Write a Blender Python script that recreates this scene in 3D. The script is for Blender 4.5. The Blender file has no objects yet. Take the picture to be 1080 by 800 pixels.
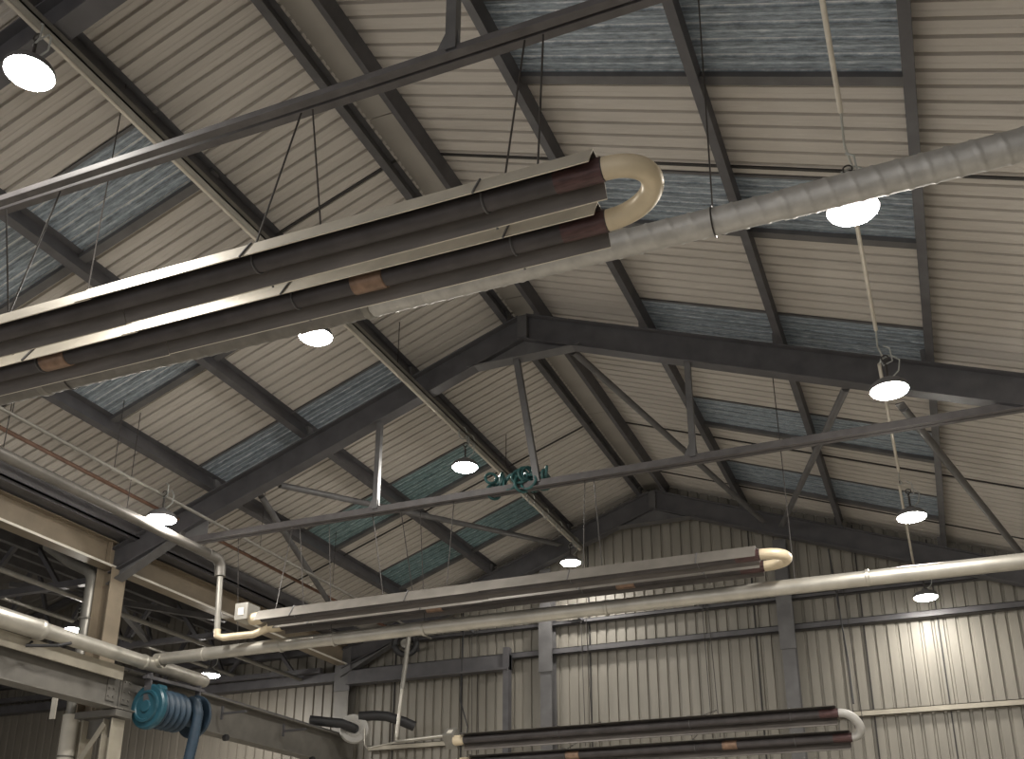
import bpy, math, random
from mathutils import Vector, Matrix
random.seed(7)
SC = bpy.context.scene
COL = SC.collection
PI = math.pi
V = Vector

# ------------------------------------------------------------------ materials
def new_mat(name):
    m = bpy.data.materials.new(name); m.use_nodes = True
    nt = m.node_tree
    return m, nt, nt.nodes['Principled BSDF']

def mat(name, col, rough=.5, metal=0., var=.12, scale=6., bump=0., bscale=40., stretch=(1, 1, 1), spec=None):
    """principled with a little procedural grime"""
    m, nt, b = new_mat(name)
    tc = nt.nodes.new('ShaderNodeTexCoord'); mp = nt.nodes.new('ShaderNodeMapping')
    mp.inputs['Scale'].default_value = stretch
    nt.links.new(tc.outputs['Object'], mp.inputs['Vector'])
    n = nt.nodes.new('ShaderNodeTexNoise'); n.inputs['Scale'].default_value = scale; n.inputs['Detail'].default_value = 5
    nt.links.new(mp.outputs['Vector'], n.inputs['Vector'])
    r = nt.nodes.new('ShaderNodeValToRGB')
    r.color_ramp.elements[0].position = .3; r.color_ramp.elements[1].position = .7
    r.color_ramp.elements[0].color = (*[c * (1 - var) for c in col], 1)
    r.color_ramp.elements[1].color = (*[min(1, c * (1 + var)) for c in col], 1)
    nt.links.new(n.outputs['Fac'], r.inputs['Fac'])
    nt.links.new(r.outputs['Color'], b.inputs['Base Color'])
    b.inputs['Roughness'].default_value = rough; b.inputs['Metallic'].default_value = metal
    if spec is not None: b.inputs['Specular IOR Level'].default_value = spec
    if bump:
        n2 = nt.nodes.new('ShaderNodeTexNoise'); n2.inputs['Scale'].default_value = bscale
        nt.links.new(mp.outputs['Vector'], n2.inputs['Vector'])
        bp = nt.nodes.new('ShaderNodeBump'); bp.inputs['Strength'].default_value = bump; bp.inputs['Distance'].default_value = .01
        nt.links.new(n2.outputs['Fac'], bp.inputs['Height']); nt.links.new(bp.outputs['Normal'], b.inputs['Normal'])
    return m

def emis(name, col, strength):
    m, nt, b = new_mat(name)
    b.inputs['Base Color'].default_value = (*col, 1)
    b.inputs['Emission Color'].default_value = (*col, 1)
    b.inputs['Emission Strength'].default_value = strength
    return m

def skylight_mat(name, dark, light, tint):
    m, nt, b = new_mat(name)
    tc = nt.nodes.new('ShaderNodeTexCoord')
    mp = nt.nodes.new('ShaderNodeMapping'); mp.inputs['Scale'].default_value = (3.2, 22, 3.2)
    nt.links.new(tc.outputs['Object'], mp.inputs['Vector'])
    n = nt.nodes.new('ShaderNodeTexNoise'); n.inputs['Scale'].default_value = 2.6; n.inputs['Detail'].default_value = 8; n.inputs['Roughness'].default_value = .75
    nt.links.new(mp.outputs['Vector'], n.inputs['Vector'])
    # pale streaks: lamp reflections put into the base colour along ribs (vertex colour 'rib')
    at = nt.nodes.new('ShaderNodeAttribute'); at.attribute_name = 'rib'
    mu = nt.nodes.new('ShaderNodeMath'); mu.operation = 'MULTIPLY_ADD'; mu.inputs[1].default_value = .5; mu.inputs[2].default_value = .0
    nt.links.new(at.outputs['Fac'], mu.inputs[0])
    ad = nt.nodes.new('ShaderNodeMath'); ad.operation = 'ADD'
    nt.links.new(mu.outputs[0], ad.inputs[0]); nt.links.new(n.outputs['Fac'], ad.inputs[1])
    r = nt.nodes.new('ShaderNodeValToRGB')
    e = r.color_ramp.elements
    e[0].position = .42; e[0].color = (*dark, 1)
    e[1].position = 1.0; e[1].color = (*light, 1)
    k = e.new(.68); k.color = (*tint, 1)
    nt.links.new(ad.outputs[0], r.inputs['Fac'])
    nt.links.new(r.outputs['Color'], b.inputs['Base Color'])
    b.inputs['Roughness'].default_value = .28
    bp = nt.nodes.new('ShaderNodeBump'); bp.inputs['Strength'].default_value = .5; bp.inputs['Distance'].default_value = .01
    nt.links.new(n.outputs['Fac'], bp.inputs['Height']); nt.links.new(bp.outputs['Normal'], b.inputs['Normal'])
    return m

STEEL = mat('dark_painted_steel', (.082, .080, .086), .5, 0, .2, 5)
STEEL2 = mat('dark_steel_lighter', (.11, .108, .11), .5, 0, .2, 5)
TIE = mat('tie_steel', (.10, .093, .094), .65, 0, .2, 8)
SHEET = mat('roof_liner_sheet', (.50, .468, .43), .55, 0, .08, 1.6, stretch=(.5, 2.5, 1))
WALLM = mat('wall_liner_sheet', (.225, .21, .18), .5, 0, .12, 1.5, stretch=(3, 1, .4))
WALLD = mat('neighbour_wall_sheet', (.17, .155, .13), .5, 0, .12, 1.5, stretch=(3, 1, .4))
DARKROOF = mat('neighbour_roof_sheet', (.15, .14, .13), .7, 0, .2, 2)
LAP = mat('sheet_lap_shadow_gap', (.03, .028, .027), .7)
RIDGE = mat('ridge_flashing_sheet', (.33, .31, .28), .5, 0, .08, 2)
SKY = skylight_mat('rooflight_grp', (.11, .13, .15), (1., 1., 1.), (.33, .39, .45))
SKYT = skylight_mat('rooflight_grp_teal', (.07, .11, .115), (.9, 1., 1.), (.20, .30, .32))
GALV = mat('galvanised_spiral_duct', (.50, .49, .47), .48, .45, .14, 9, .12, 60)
GALV_SHADE = mat('shaded_spiral_duct', (.20, .19, .175), .55, .3, .14, 9, .12, 60)  # darker copy of the duct metal: the heater's shade put into the colour
PIPEM = mat('galvanised_pipe', (.50, .48, .43), .38, .6, .14, 5)
PIPED = mat('dull_duct', (.27, .26, .235), .45, .5, .15, 5)
REFL = mat('aluminised_reflector', (.62, .58, .50), .42, .55, .12, 5, .08, 30)
REFLIN = mat('dark_reflector_inside', (.15, .135, .125), .55, .2, .25, 6, stretch=(.4, 3, 3))
REFLM = mat('mid_reflector', (.22, .205, .185), .45, .45, .14, 5)  # reflector metal in a mid tone, for the middle heater
FLUE = mat('dull_flue', (.17, .16, .145), .45, .4, .15, 5)
REFLD = mat('dark_reflector', (.12, .115, .105), .5, .3, .2, 5)  # reflector metal in a dark tone, for the low heater
TUBEM = mat('burner_tube_dark', (.065, .058, .06), .5, .2, .25, 6)
CREAM = mat('cream_return_bend', (.66, .56, .40), .42, .1, .1, 6)
COPPER = mat('heat_tinted_sleeve', (.085, .045, .045), .42, .3, .35, 12, stretch=(1, 6, 6))
RUST = mat('copper_coupling', (.26, .17, .12), .4, .4, .3, 14)
BEIGE = mat('beige_painted_steel', (.22, .18, .13), .5, 0, .12, 4)
CREAMST = mat('cream_painted_steel', (.36, .33, .27), .5, 0, .12, 5)
CRANE = mat('grey_crane_steel', (.14, .132, .118), .5, 0, .15, 5)
WHITEST = mat('white_painted_metal', (.62, .59, .52), .45, 0, .08, 5)
CONDUIT = mat('pale_conduit', (.58, .54, .47), .45, .1, .08, 8)
WIRE = mat('dark_wire_rope', (.05, .045, .042), .5, .3, .2, 20)
BROWN = mat('brown_pipe', (.14, .075, .05), .5, 0, .2, 5)
BLACK = mat('black_rubber', (.018, .018, .02), .55)
TEAL = mat('teal_reel_paint', (.02, .085, .12), .35, 0, .2, 5)
BLUE = mat('dark_blue_hose', (.03, .055, .085), .5, 0, .2, 10)
TEALCAB = mat('teal_cable_sheath', (.025, .085, .085), .5, 0, .3, 14)
CABLE = mat('grey_cable_sheath', (.35, .36, .34), .45, 0, .1, 14)
LED_DIM = emis('led_diffuser_dim', (1., .95, .87), 190.)
LED = emis('led_diffuser', (1., .95, .87), 390.)
FLOORM = mat('concrete_floor', (.50, .47, .42), .6, 0, .15, 1.2)
GREYFAN = mat('pale_grey_plastic', (.42, .41, .39), .45)

# ------------------------------------------------------------------ mesh builder
class MB:
    def __init__(s): s.v = []; s.f = []; s.smooth = []; s.rib = []
    def add(s, vs, fs, smooth=False):
        o = len(s.v); s.v += [V(p) for p in vs]
        s.f += [tuple(i + o for i in f) for f in fs]; s.smooth += [smooth] * len(fs)
    def box(s, lo, hi):
        x0, y0, z0 = lo; x1, y1, z1 = hi
        s.add([(x0, y0, z0), (x1, y0, z0), (x1, y1, z0), (x0, y1, z0), (x0, y0, z1), (x1, y0, z1), (x1, y1, z1), (x0, y1, z1)],
              [(3, 2, 1, 0), (4, 5, 6, 7), (0, 1, 5, 4), (1, 2, 6, 5), (2, 3, 7, 6), (3, 0, 4, 7)])
    def frame(s, p0, p1, up=(0, 0, 1)):
        d = (V(p1) - V(p0)).normalized(); up = V(up)
        if abs(d.dot(up.normalized())) > .98: up = V((0, 1, 0))
        a = d.cross(up).normalized(); u = a.cross(d).normalized()
        return d, a, u
    def prism(s, prof, p0, p1, up=(0, 0, 1), cap=True):
        """closed profile [(side, up)...] swept from p0 to p1"""
        d, a, u = s.frame(p0, p1, up); n = len(prof)
        vs = [V(p0) + a * x + u * y for x, y in prof] + [V(p1) + a * x + u * y for x, y in prof]
        fs = [(i, (i + 1) % n, n + (i + 1) % n, n + i) for i in range(n)]
        if cap: fs += [tuple(range(n - 1, -1, -1)), tuple(range(n, 2 * n))]
        s.add(vs, fs)
    def bar(s, p0, p1, w, h, up=(0, 0, 1), du=0., da=0.):
        s.prism([(-w / 2 + da, -h / 2 + du), (w / 2 + da, -h / 2 + du), (w / 2 + da, h / 2 + du), (-w / 2 + da, h / 2 + du)], p0, p1, up)
    def ibeam(s, p0, p1, h, w, tf=.014, tw=.01, up=(0, 0, 1)):
        a, b = w / 2, h / 2
        s.prism([(-a, -b), (a, -b), (a, -b + tf), (tw / 2, -b + tf), (tw / 2, b - tf), (a, b - tf), (a, b), (-a, b), (-a, b - tf), (-tw / 2, b - tf), (-tw / 2, -b + tf), (-a, -b + tf)], p0, p1, up)
    def zee(s, p0, p1, h, w, t=.008, up=(0, 0, 1), flip=1):
        lip = .02
        pr = [(0, h), (-w, h), (-w, h - lip), (-w + t, h - lip), (-w + t, h - t), (-t, h - t), (-t, 0), (w - t, 0), (w - t, lip), (w, lip), (w, -t), (-t * .0, -t), (0, -t)]
        pr = [(0, h), (-w, h), (-w, h - t), (-t, h - t), (-t, 0), (w, 0), (w, t), (0, t)]
        s.prism([(x * flip, y) for x, y in pr], p0, p1, up)
    def tube(s, pts, r, n=10, caps=True, rf=None, closed=False):
        pts = [V(p) for p in pts]; m = len(pts); rings = []
        t0 = (pts[1] - pts[0]).normalized()
        ref = V((0, 0, 1)) if abs(t0.z) < .9 else V((0, 1, 0))
        a = t0.cross(ref).normalized(); b = a.cross(t0)
        vs = []
        for i, p in enumerate(pts):
            if closed: t = (pts[(i + 1) % m] - pts[i - 1]).normalized()
            else:
                t = (pts[min(i + 1, m - 1)] - pts[max(i - 1, 0)]).normalized()
            a = (a - t * a.dot(t)).normalized(); b = t.cross(a)
            ri = r if rf is None else rf(i)
            for k in range(n):
                th = 2 * PI * k / n
                vs.append(p + (a * math.cos(th) + b * math.sin(th)) * (ri if not callable(ri) else ri(th)))
        fs = []
        for i in range(m if closed else m - 1):
            j = (i + 1) % m
            for k in range(n):
                k2 = (k + 1) % n
                fs.append((i * n + k, i * n + k2, j * n + k2, j * n + k))
        s.add(vs, fs, True)
        if caps and not closed:
            o = len(s.v) - len(vs)
            s.f += [tuple(o + k for k in range(n - 1, -1, -1)), tuple(o + (m - 1) * n + k for k in range(n))]
            s.smooth += [False, False]
    def lathe(s, prof, c, axis=(0, 0, 1), n=28, smooth=True):
        """prof [(radius, along)]"""
        c = V(c); ax = V(axis).normalized()
        ref = V((1, 0, 0)) if abs(ax.x) < .9 else V((0, 1, 0))
        a = ax.cross(ref).normalized(); b = ax.cross(a)
        vs = [c + ax * z + (a * math.cos(2 * PI * k / n) + b * math.sin(2 * PI * k / n)) * r for r, z in prof for k in range(n)]
        fs = [(i * n + k, i * n + (k + 1) % n, (i + 1) * n + (k + 1) % n, (i + 1) * n + k) for i in range(len(prof) - 1) for k in range(n)]
        s.add(vs, fs, smooth)
    def build(s, name, m, parent=None, origin=None, bevel=0.):
        o_ = V(origin) if origin is not None else (parent['_o'] if parent is not None and '_o' in parent else V((0, 0, 0)))
        o_ = V(o_)
        me = bpy.data.meshes.new(name)
        me.from_pydata([tuple(p - o_) for p in s.v], [], s.f)
        me.validate(); me.update()
        if len(me.polygons) == len(s.smooth):
            me.polygons.foreach_set('use_smooth', s.smooth)
        if s.rib and len(s.rib) == len(me.vertices):
            at = me.attributes.new('rib', 'FLOAT', 'POINT'); at.data.foreach_set('value', s.rib)
        me.materials.append(m)
        ob = bpy.data.objects.new(name, me); COL.objects.link(ob)
        if parent is not None: ob.parent = parent
        else: ob.location = o_
        import bmesh
        bm = bmesh.new(); bm.from_mesh(me); bmesh.ops.recalc_face_normals(bm, faces=bm.faces); bm.to_mesh(me); bm.free()
        if any(s.smooth):
            es = ob.modifiers.new('split', 'EDGE_SPLIT'); es.split_angle = math.radians(40)
        return ob

    def islands(s):
        par = list(range(len(s.v)))
        def fd(i):
            while par[i] != i: par[i] = par[par[i]]; i = par[i]
            return i
        for f in s.f:
            for i in f[1:]: par[fd(i)] = fd(f[0])
        out = {}
        for f, sm in zip(s.f, s.smooth): out.setdefault(fd(f[0]), []).append((f, sm))
        res = []
        for fs in out.values():
            m = MB(); mp = {}
            for f, sm in fs:
                for i in f:
                    if i not in mp: mp[i] = len(m.v); m.v.append(s.v[i])
                m.f.append(tuple(mp[i] for i in f)); m.smooth.append(sm)
            res.append(m)
        return res
    def each(s, name, m, parent=None, origin=None):
        return [k.build(name, m, parent, origin) for k in s.islands()]

def thing(name, label, cat, loc=(0, 0, 0), group=None):
    o = bpy.data.objects.new(name, None); COL.objects.link(o); o.location = loc; o['_o'] = tuple(loc)
    o.empty_display_size = .1
    return tag(o, label, cat, group)
def tag(o, label, cat, group=None):
    o['label'] = label; o['category'] = cat
    if group: o['group'] = group
    return o
def struct(o): o['kind'] = 'structure'; return o
def base_of(mb):
    xs = [p.x for p in mb.v]; ys = [p.y for p in mb.v]; zs = [p.z for p in mb.v]
    return V(((min(xs) + max(xs)) / 2, (min(ys) + max(ys)) / 2, min(zs)))
def single(mb, name, m, label, cat, group=None):
    return tag(mb.build(name, m, origin=base_of(mb)), label, cat, group)
def dup(o, parent=None):
    c = o.copy(); COL.objects.link(c)
    if parent is not None: c.parent = parent
    for ch in [x for x in o.children]:
        dup(ch, c)
    return c
def arc(c, r, a0, a1, n, u, w):
    c = V(c); u = V(u); w = V(w)
    return [c + u * (r * math.cos(a0 + (a1 - a0) * i / n)) + w * (r * math.sin(a0 + (a1 - a0) * i / n)) for i in range(n + 1)]

# ------------------------------------------------------------------ dimensions (metres; camera at the origin, 1.6 m over the floor)
XR, ZR, SL = -4.03, 6.89, .372          # ridge line, top of rafters at the ridge, roof slope
XE_L, XE_R = -9.95, 1.92                # eaves
FZ = -1.6
YT = (4.1, 10.0, 15.78)                  # portal frames
YW = 16.02                              # gable wall
def zt(x): return ZR - SL * abs(x - XR)  # rafter top
PD = .2                                  # purlin depth
def zs(x): return zt(x) + PD + .012      # sheet underside
NR = V((SL, 0, 1)).normalized()          # normals of the slopes
NL = V((-SL, 0, 1)).normalized()

# ------------------------------------------------------------------ roof sheets with rooflights
PITCH = .153
Y0, NRIB = -3.06 , 125
def prof_y(i):  # one rib: wide pan, narrow raised groove
    y = Y0 + i * PITCH
    return [(y, 0.), (y + .045, 0.), (y + .052, .004), (y + .066, .004), (y + .073, 0.), (y + .117, 0.), (y + .124, .032), (y + .146, .032)]
SKYR = [(int(round((a - Y0) / PITCH)), 5) for a in (5.36, 7.36, 9.6, 12.08, 14.25)]
def in_sky(i): return any(a <= i < a + n for a, n in SKYR)
def roof_slope(side):
    mb = MB()
    xs = [XR, XR + side * 1.52, XR + side * 4.36, (XE_R + .25) if side > 0 else (XE_L - .05)]
    rows = []; idx = []
    for i in range(NRIB):
        for y, h in prof_y(i): rows.append((y, h)); idx.append(i)
    rows.append((Y0 + NRIB * PITCH, 0.)); idx.append(NRIB)
    for j in range(len(rows) - 1):
        for k in range(3):
            if k == 1 and in_sky(idx[j]): continue
            (ya, ha), (yb, hb) = rows[j], rows[j + 1]
            xa, xb = xs[k], xs[k + 1]
            mb.add([(xa, ya, zs(xa) + ha), (xb, ya, zs(xb) + ha), (xb, yb, zs(xb) + hb), (xa, yb, zs(xa) + hb)], [(0, 1, 2, 3)])
    return mb, xs
for side, nm in ((-1, 'left'), (1, 'right')):
    mb, xs = roof_slope(side)
    ce = struct(mb.build('ceiling', SHEET))
    ce['label'] = 'beige ribbed roof lining of the %s-hand slope' % nm
    lm = MB()
    for yl in (7.22, 13.38, 15.27) if side > 0 else (7.15, 13.2):
        a, b = (XR + side * .2, XE_R) if side > 0 else (XR + side * .2, XE_L + .3)
        lm.bar((a, yl, zs(a) - .006), (b, yl, zs(b) - .006), .03, .012)
    lm.each('lap_joint', LAP, ce)

wn = 0
for si, side in enumerate((-1, 1)):
    xa, xb = XR + side * 1.50, XR + side * 4.38
    for q, (i0, n) in enumerate(SKYR):
        wn += 1
        mb = MB(); rows = []
        for i in range(i0, i0 + n):
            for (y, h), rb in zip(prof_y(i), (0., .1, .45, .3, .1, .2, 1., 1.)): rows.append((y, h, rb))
        rows.append((Y0 + (i0 + n) * PITCH, 0., 0.))
        N = 12
        xx = [xa + (xb - xa) * k / N for k in range(N + 1)]
        o = 0
        mb.v = [V((x, y, zs(x) + h)) for y, h, rb in rows for x in xx]
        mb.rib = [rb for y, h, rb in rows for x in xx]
        for j in range(len(rows) - 1):
            for k in range(N):
                mb.f.append((j * (N + 1) + k, j * (N + 1) + k + 1, (j + 1) * (N + 1) + k + 1, (j + 1) * (N + 1) + k)); mb.smooth.append(False)
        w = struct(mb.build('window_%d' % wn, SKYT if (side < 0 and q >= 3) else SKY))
        fr = MB()
        ye = Y0 + (i0 + n) * PITCH + .03; ys = Y0 + i0 * PITCH - .01
        fr.bar((xa, ye, zs(xa) - .03), (xb, ye, zs(xb) - .03), .09, .045)
        fr.bar((xa, ys, zs(xa) - .006), (xb, ys, zs(xb) - .006), .03, .012)
        fr.each('window_frame', STEEL2, w)

# ridge flashing between the two ridge purlins
mb = MB()
for k in range(6):
    a, b = -3 + k * 3.2, -3 + (k + 1) * 3.2 - .012
    b = min(b, YW)
    mb.box((XR - .20, a, ZR + PD - .055), (XR + .20, b, ZR + PD - .04))
struct(mb.build('trim_1', RIDGE))

# purlins
PUR = [(-.19, 'ridge_purlin', 'dark steel purlin on the left side of the pale ridge flashing'),
       (.19, 'ridge_purlin', 'dark steel purlin on the right side of the pale ridge flashing'),
       (-1.48, 'roof_purlin', 'uppermost purlin of the left roof slope, beside the pale cable tray'),
       (-2.93, 'roof_purlin', 'middle purlin of the left roof slope, crossing the rooflights'),
       (-4.30, 'roof_purlin', 'lowest dark purlin of the left roof slope, at the lower ends of the rooflights'),
       (1.47, 'roof_purlin', 'uppermost purlin of the right roof slope, where the rooflights begin'),
       (2.93, 'roof_purlin', 'middle purlin of the right roof slope, crossing the rooflights'),
       (4.36, 'roof_purlin', 'lowest visible purlin of the right roof slope, at the lower ends of the rooflights')]
for off, nm, lab in PUR:
    x = XR + off; side = 1 if off > 0 else -1
    nrm = NR if side > 0 else NL
    mb = MB(); p = V((x, -2.5, zt(x)))
    mb.zee(p, p + V((0, YW + 2.45, 0)), PD, .07 if nm == 'roof_purlin' else .06, .009, up=nrm, flip=side)
    o = mb.build(nm, STEEL, origin=(x, 6.5, zt(x)))
    tag(o, lab, 'purlin', 'roof purlins')
    cl = MB()
    for y in YT[1:]:
        cl.box((x - .05, y - .05, zt(x) + .01), (x + .004 * side, y + .05, zt(x) + .16))
    cl.each('purlin_cleat', STEEL2, o, origin=(x, 6.5, zt(x)))

# ------------------------------------------------------------------ portal frames
RD, RW = .33, .16
TIEZ = 4.66
def portal(k, label):
    y = YT[k]
    root = thing('portal_frame', label, 'roof frame', (XR, y, TIEZ), 'steel portal frames')
    c = RD / 2 / NR.z
    for side in (-1, 1):
        mb = MB(); xe = XE_L if side < 0 else XE_R + .2
        mb.ibeam((XR, y, ZR - c), (xe, y, zt(xe) - c), RD, RW, .016, .012, up=(NL if side < 0 else NR))
        # bearing stiffeners under the purlins
        mb.build('rafter', STEEL, root)
    # apex haunch plate under the ridge
    mb = MB(); zb = ZR - RD / NR.z
    hw = .62
    pts = [(XR - hw, zb - SL * hw + .012), (XR + hw, zb - SL * hw + .012), (XR, zb + .01)]
    mb.add([(x, y - .006, z) for x, z in pts] + [(x, y + .006, z) for x, z in pts], [(0, 1, 2), (5, 4, 3), (0, 3, 4, 1), (1, 4, 5, 2), (2, 5, 3, 0)])
    mb.bar((XR - hw - .1, y, zb - SL * hw + .006), (XR + hw + .1, y, zb - SL * hw + .006), .16, .014)
    mb.box((XR - .06, y - .075, zb + .0), (XR + .06, y + .075, ZR - .03))
    mb.build('apex_haunch', STEEL2, root)
    # eaves haunches
    mb = MB(); L = 1.15; x0 = XE_L + .05; x1 = x0 + L
    pr = [(x0, zt(x0) - .25), (x1, zt(x1) - RD / NR.z + .005), (x0, zt(x0) - .50)]
    mb.add([(x, y - .006, z) for x, z in pr] + [(x, y + .006, z) for x, z in pr], [(0, 1, 2), (5, 4, 3), (0, 3, 4, 1), (1, 4, 5, 2), (2, 5, 3, 0)])
    mb.bar((x0, y, zt(x0) - .50), (x1, y, zt(x1) - RD / NR.z), .16, .016)
    mb.build('eaves_haunch', STEEL2, root)
    if k < 2:
        tl, tr = -8.75, 1.28
        mb = MB()
        for s in (-1, 1):   # two angles back to back with a slot between
            mb.box((tl, y + s * .012 - (.006 if s > 0 else 0), TIEZ - .04), (tr, y + s * .012 + (.006 if s < 0 else 0), TIEZ + .045)) if False else None
            lo, hi = sorted((y + s * .010, y + s * .017))
            mb.box((tl, lo, TIEZ - .04), (tr, hi, TIEZ + .05))
            lo, hi = sorted((y + s * .010, y + s * .062))
            mb.box((tl, lo, TIEZ - .047), (tr, hi, TIEZ - .04))
        tie = mb.build('tie_beam', TIE, root)
        mb = MB(); x = tl + .5
        while x < tr:
            mb.lathe([(0, -.012), (.013, -.012), (.013, 0)], (x, y - .035, TIEZ - .047), (0, 0, 1), 8); x += .62
        mb.each('bolt', WHITEST, tie)
        mb = MB()
        mb.box((XR - .17, y - .03, TIEZ - .055), (XR + .17, y - .018, TIEZ + .05))
        for dx in (-.12, -.05, .05, .12): mb.lathe([(0, -.014), (.014, -.014), (.014, 0)], (XR + dx, y - .03, TIEZ), (0, 1, 0), 8)
        mb.build('splice_plate', TIE, tie)
        for xp in (XR - 1.92, XR + 1.94):
            mb = MB(); zz = zt(xp) - RD / NR.z + .01
            mb.bar((xp, y, TIEZ + .02), (xp, y, zz), .065, .065, up=(0, 1, 0))
            mb.add([(xp - .11, y - .008, TIEZ + .03), (xp + .05, y - .008, TIEZ + .03), (xp + .03, y - .008, TIEZ + .2), (xp - .03, y - .008, TIEZ + .2),
                    (xp - .11, y + .008, TIEZ + .03), (xp + .05, y + .008, TIEZ + .03), (xp + .03, y + .008, TIEZ + .2), (xp - .03, y + .008, TIEZ + .2)],
                   [(0, 1, 2, 3), (7, 6, 5, 4), (0, 4, 5, 1), (1, 5, 6, 2), (2, 6, 7, 3), (3, 7, 4, 0)])
            mb.build('hanger_post', STEEL2, root)
        if k == 1:
            mb = MB(); mb.bar((XR - .10, y, zb - .2), (XR + .16, y, TIEZ + .02), .07, .07, up=(0, 1, 0))
            mb.build('king_post', STEEL2, root)
        for s, xx in ((-1, tl), (1, tr)):   # end cleats up to the rafters
            mb = MB(); zz = zt(xx) - RD / NR.z
            xa = xx - s * .34
            mb.add([(xx, y - .008, TIEZ), (xa, y - .008, TIEZ), (xa, y - .008, zt(xa) - RD / NR.z + .01), (xx, y - .008, zz + .01),
                    (xx, y + .008, TIEZ), (xa, y + .008, TIEZ), (xa, y + .008, zt(xa) - RD / NR.z + .01), (xx, y + .008, zz + .01)],
                   [(0, 1, 2, 3), (7, 6, 5, 4), (0, 4, 5, 1), (1, 5, 6, 2), (2, 6, 7, 3), (3, 7, 4, 0)])
            mb.build('gusset_plate', STEEL2, root)
    return root
portal(0, 'near portal frame whose bolted tie beam crosses above the large heater')
portal(1, 'middle portal frame with king post, crossing the whole roof')
portal(2, 'far portal frame standing against the gable wall')

# roof wind braces between the middle and the far frame
BR = [((-3.52, 10.12, 6.42), (-2.20, 15.66, 6.0), 'long round roof brace running from the middle apex to the far right rafter'),
      ((-.45, 10.12, 5.28), (-1.95, 15.66, 5.9), 'round roof brace on the right slope leaning left towards the far rafter'),
      ((.02, 10.3, 5.05), (1.33, 14.99, 4.72), 'round roof brace at the far right edge, below the right lamps'),
      ((-7.55, 10.1, 5.32), (-5.62, 15.66, 6.1), 'long round roof brace on the left slope rising to the far frame'),
      ((-7.77, 10.12, 5.25), (-8.92, 13.7, 4.9), 'round roof brace on the left slope dropping behind the middle heater')]
for a, b, lab in BR:
    mb = MB(); a = V(a); b = V(b); d = (b - a).normalized()
    mb.tube([a + d * .12, b - d * .12], .042, 12)
    r = single(mb, 'roof_brace', STEEL2, lab, 'brace', 'roof wind braces')
    mb = MB()
    for p, q in ((a, a + d * .22), (b, b - d * .22)): mb.bar(p, q, .09, .012)
    mb.each('end_plate', STEEL2, r, origin=r.location)

# ------------------------------------------------------------------ walls and floor
def zroof_left(x):  # the neighbouring aisle beyond the valley gutter
    return 4.95 + .30 * (-10.2 - x) if x > -16 else 4.95 + .30 * 5.8 - .30 * (-16 - x)
def wall_sheet(x0, x1, ztop, pitch, y, name, m, gap=False):
    mb = MB(); xs = []; x = x0
    while x < x1:
        xs += [(x, 0.), (x + pitch * .70, 0.), (x + pitch * .76, .03), (x + pitch * .94, .03)]; x += pitch
    xs.append((x, 0.))
    for (a, ha), (b, hb) in zip(xs[:-1], xs[1:]):
        for z0, z1 in ((FZ, 2.86), (2.86, None)):
            dy = 0 if z0 == FZ else .0
            za = z1 if z1 is not None else ztop(a); zb = z1 if z1 is not None else ztop(b)
            mb.add([(a, y + ha, z0), (b, y + hb, z0), (b, y + hb, zb), (a, y + ha, za)], [(0, 1, 2, 3)])
    return struct(mb.build(name, m))
wb = wall_sheet(-10.0, 2.3, lambda x: zs(x) + .04, .168, YW + .02, 'wall_back', WALLM)
sm = MB()
for x in (-8.97, -7.65, -5.3, -2.55, -.93, .12): sm.box((x, YW - .002, FZ), (x + .02, YW + .03, zs(x) - .05))
sm.build('seam', LAP, wb)
wall_sheet(-21, -10.0, lambda x: zroof_left(x) + .1, .2, YW + .02, 'wall_back', WALLD)
mb = MB(); mb.box((-21, -3, FZ), (-20.9, YW, 6)); struct(mb.build('wall_left', WALLD))
mb = MB(); y = -3.
xs = []
while y < YW:
    for (dy, h) in ((0, 0), (.13, 0), (.14, .03), (.17, .03)): xs.append((y + dy, h))
    y += .18
for (a, ha), (b, hb) in zip(xs[:-1], xs[1:]):
    mb.add([(2.12 + ha, a, FZ), (2.12 + hb, b, FZ), (2.12 + hb, b, zs(2.12)), (2.12 + ha, a, zs(2.12))], [(0, 1, 2, 3)])
struct(mb.build('wall_right', WALLM))
mb = MB(); mb.box((-21, -3, FZ - .1), (2.3, YW + .1, FZ)); struct(mb.build('floor', FLOORM))
# the neighbouring roof
mb = MB()
for (xa, xb) in ((-10.25, -16), (-16, -21)):
    y = -3.
    while y < YW:
        for (ya, ha), (yb, hb) in zip(((0, 0), (.2, 0), (.215, .035), (.285, .035)), ((.2, 0), (.215, .035), (.285, .035), (.3, 0))):
            mb.add([(xa, y + ya, zroof_left(xa) + ha), (xb, y + ya, zroof_left(xb) + ha), (xb, y + yb, zroof_left(xb) + hb), (xa, y + yb, zroof_left(xa) + hb)], [(0, 1, 2, 3)])
        y += .3
c2 = struct(mb.build('ceiling', DARKROOF)); c2['label'] = 'dark roof lining of the neighbouring aisle on the left'

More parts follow.
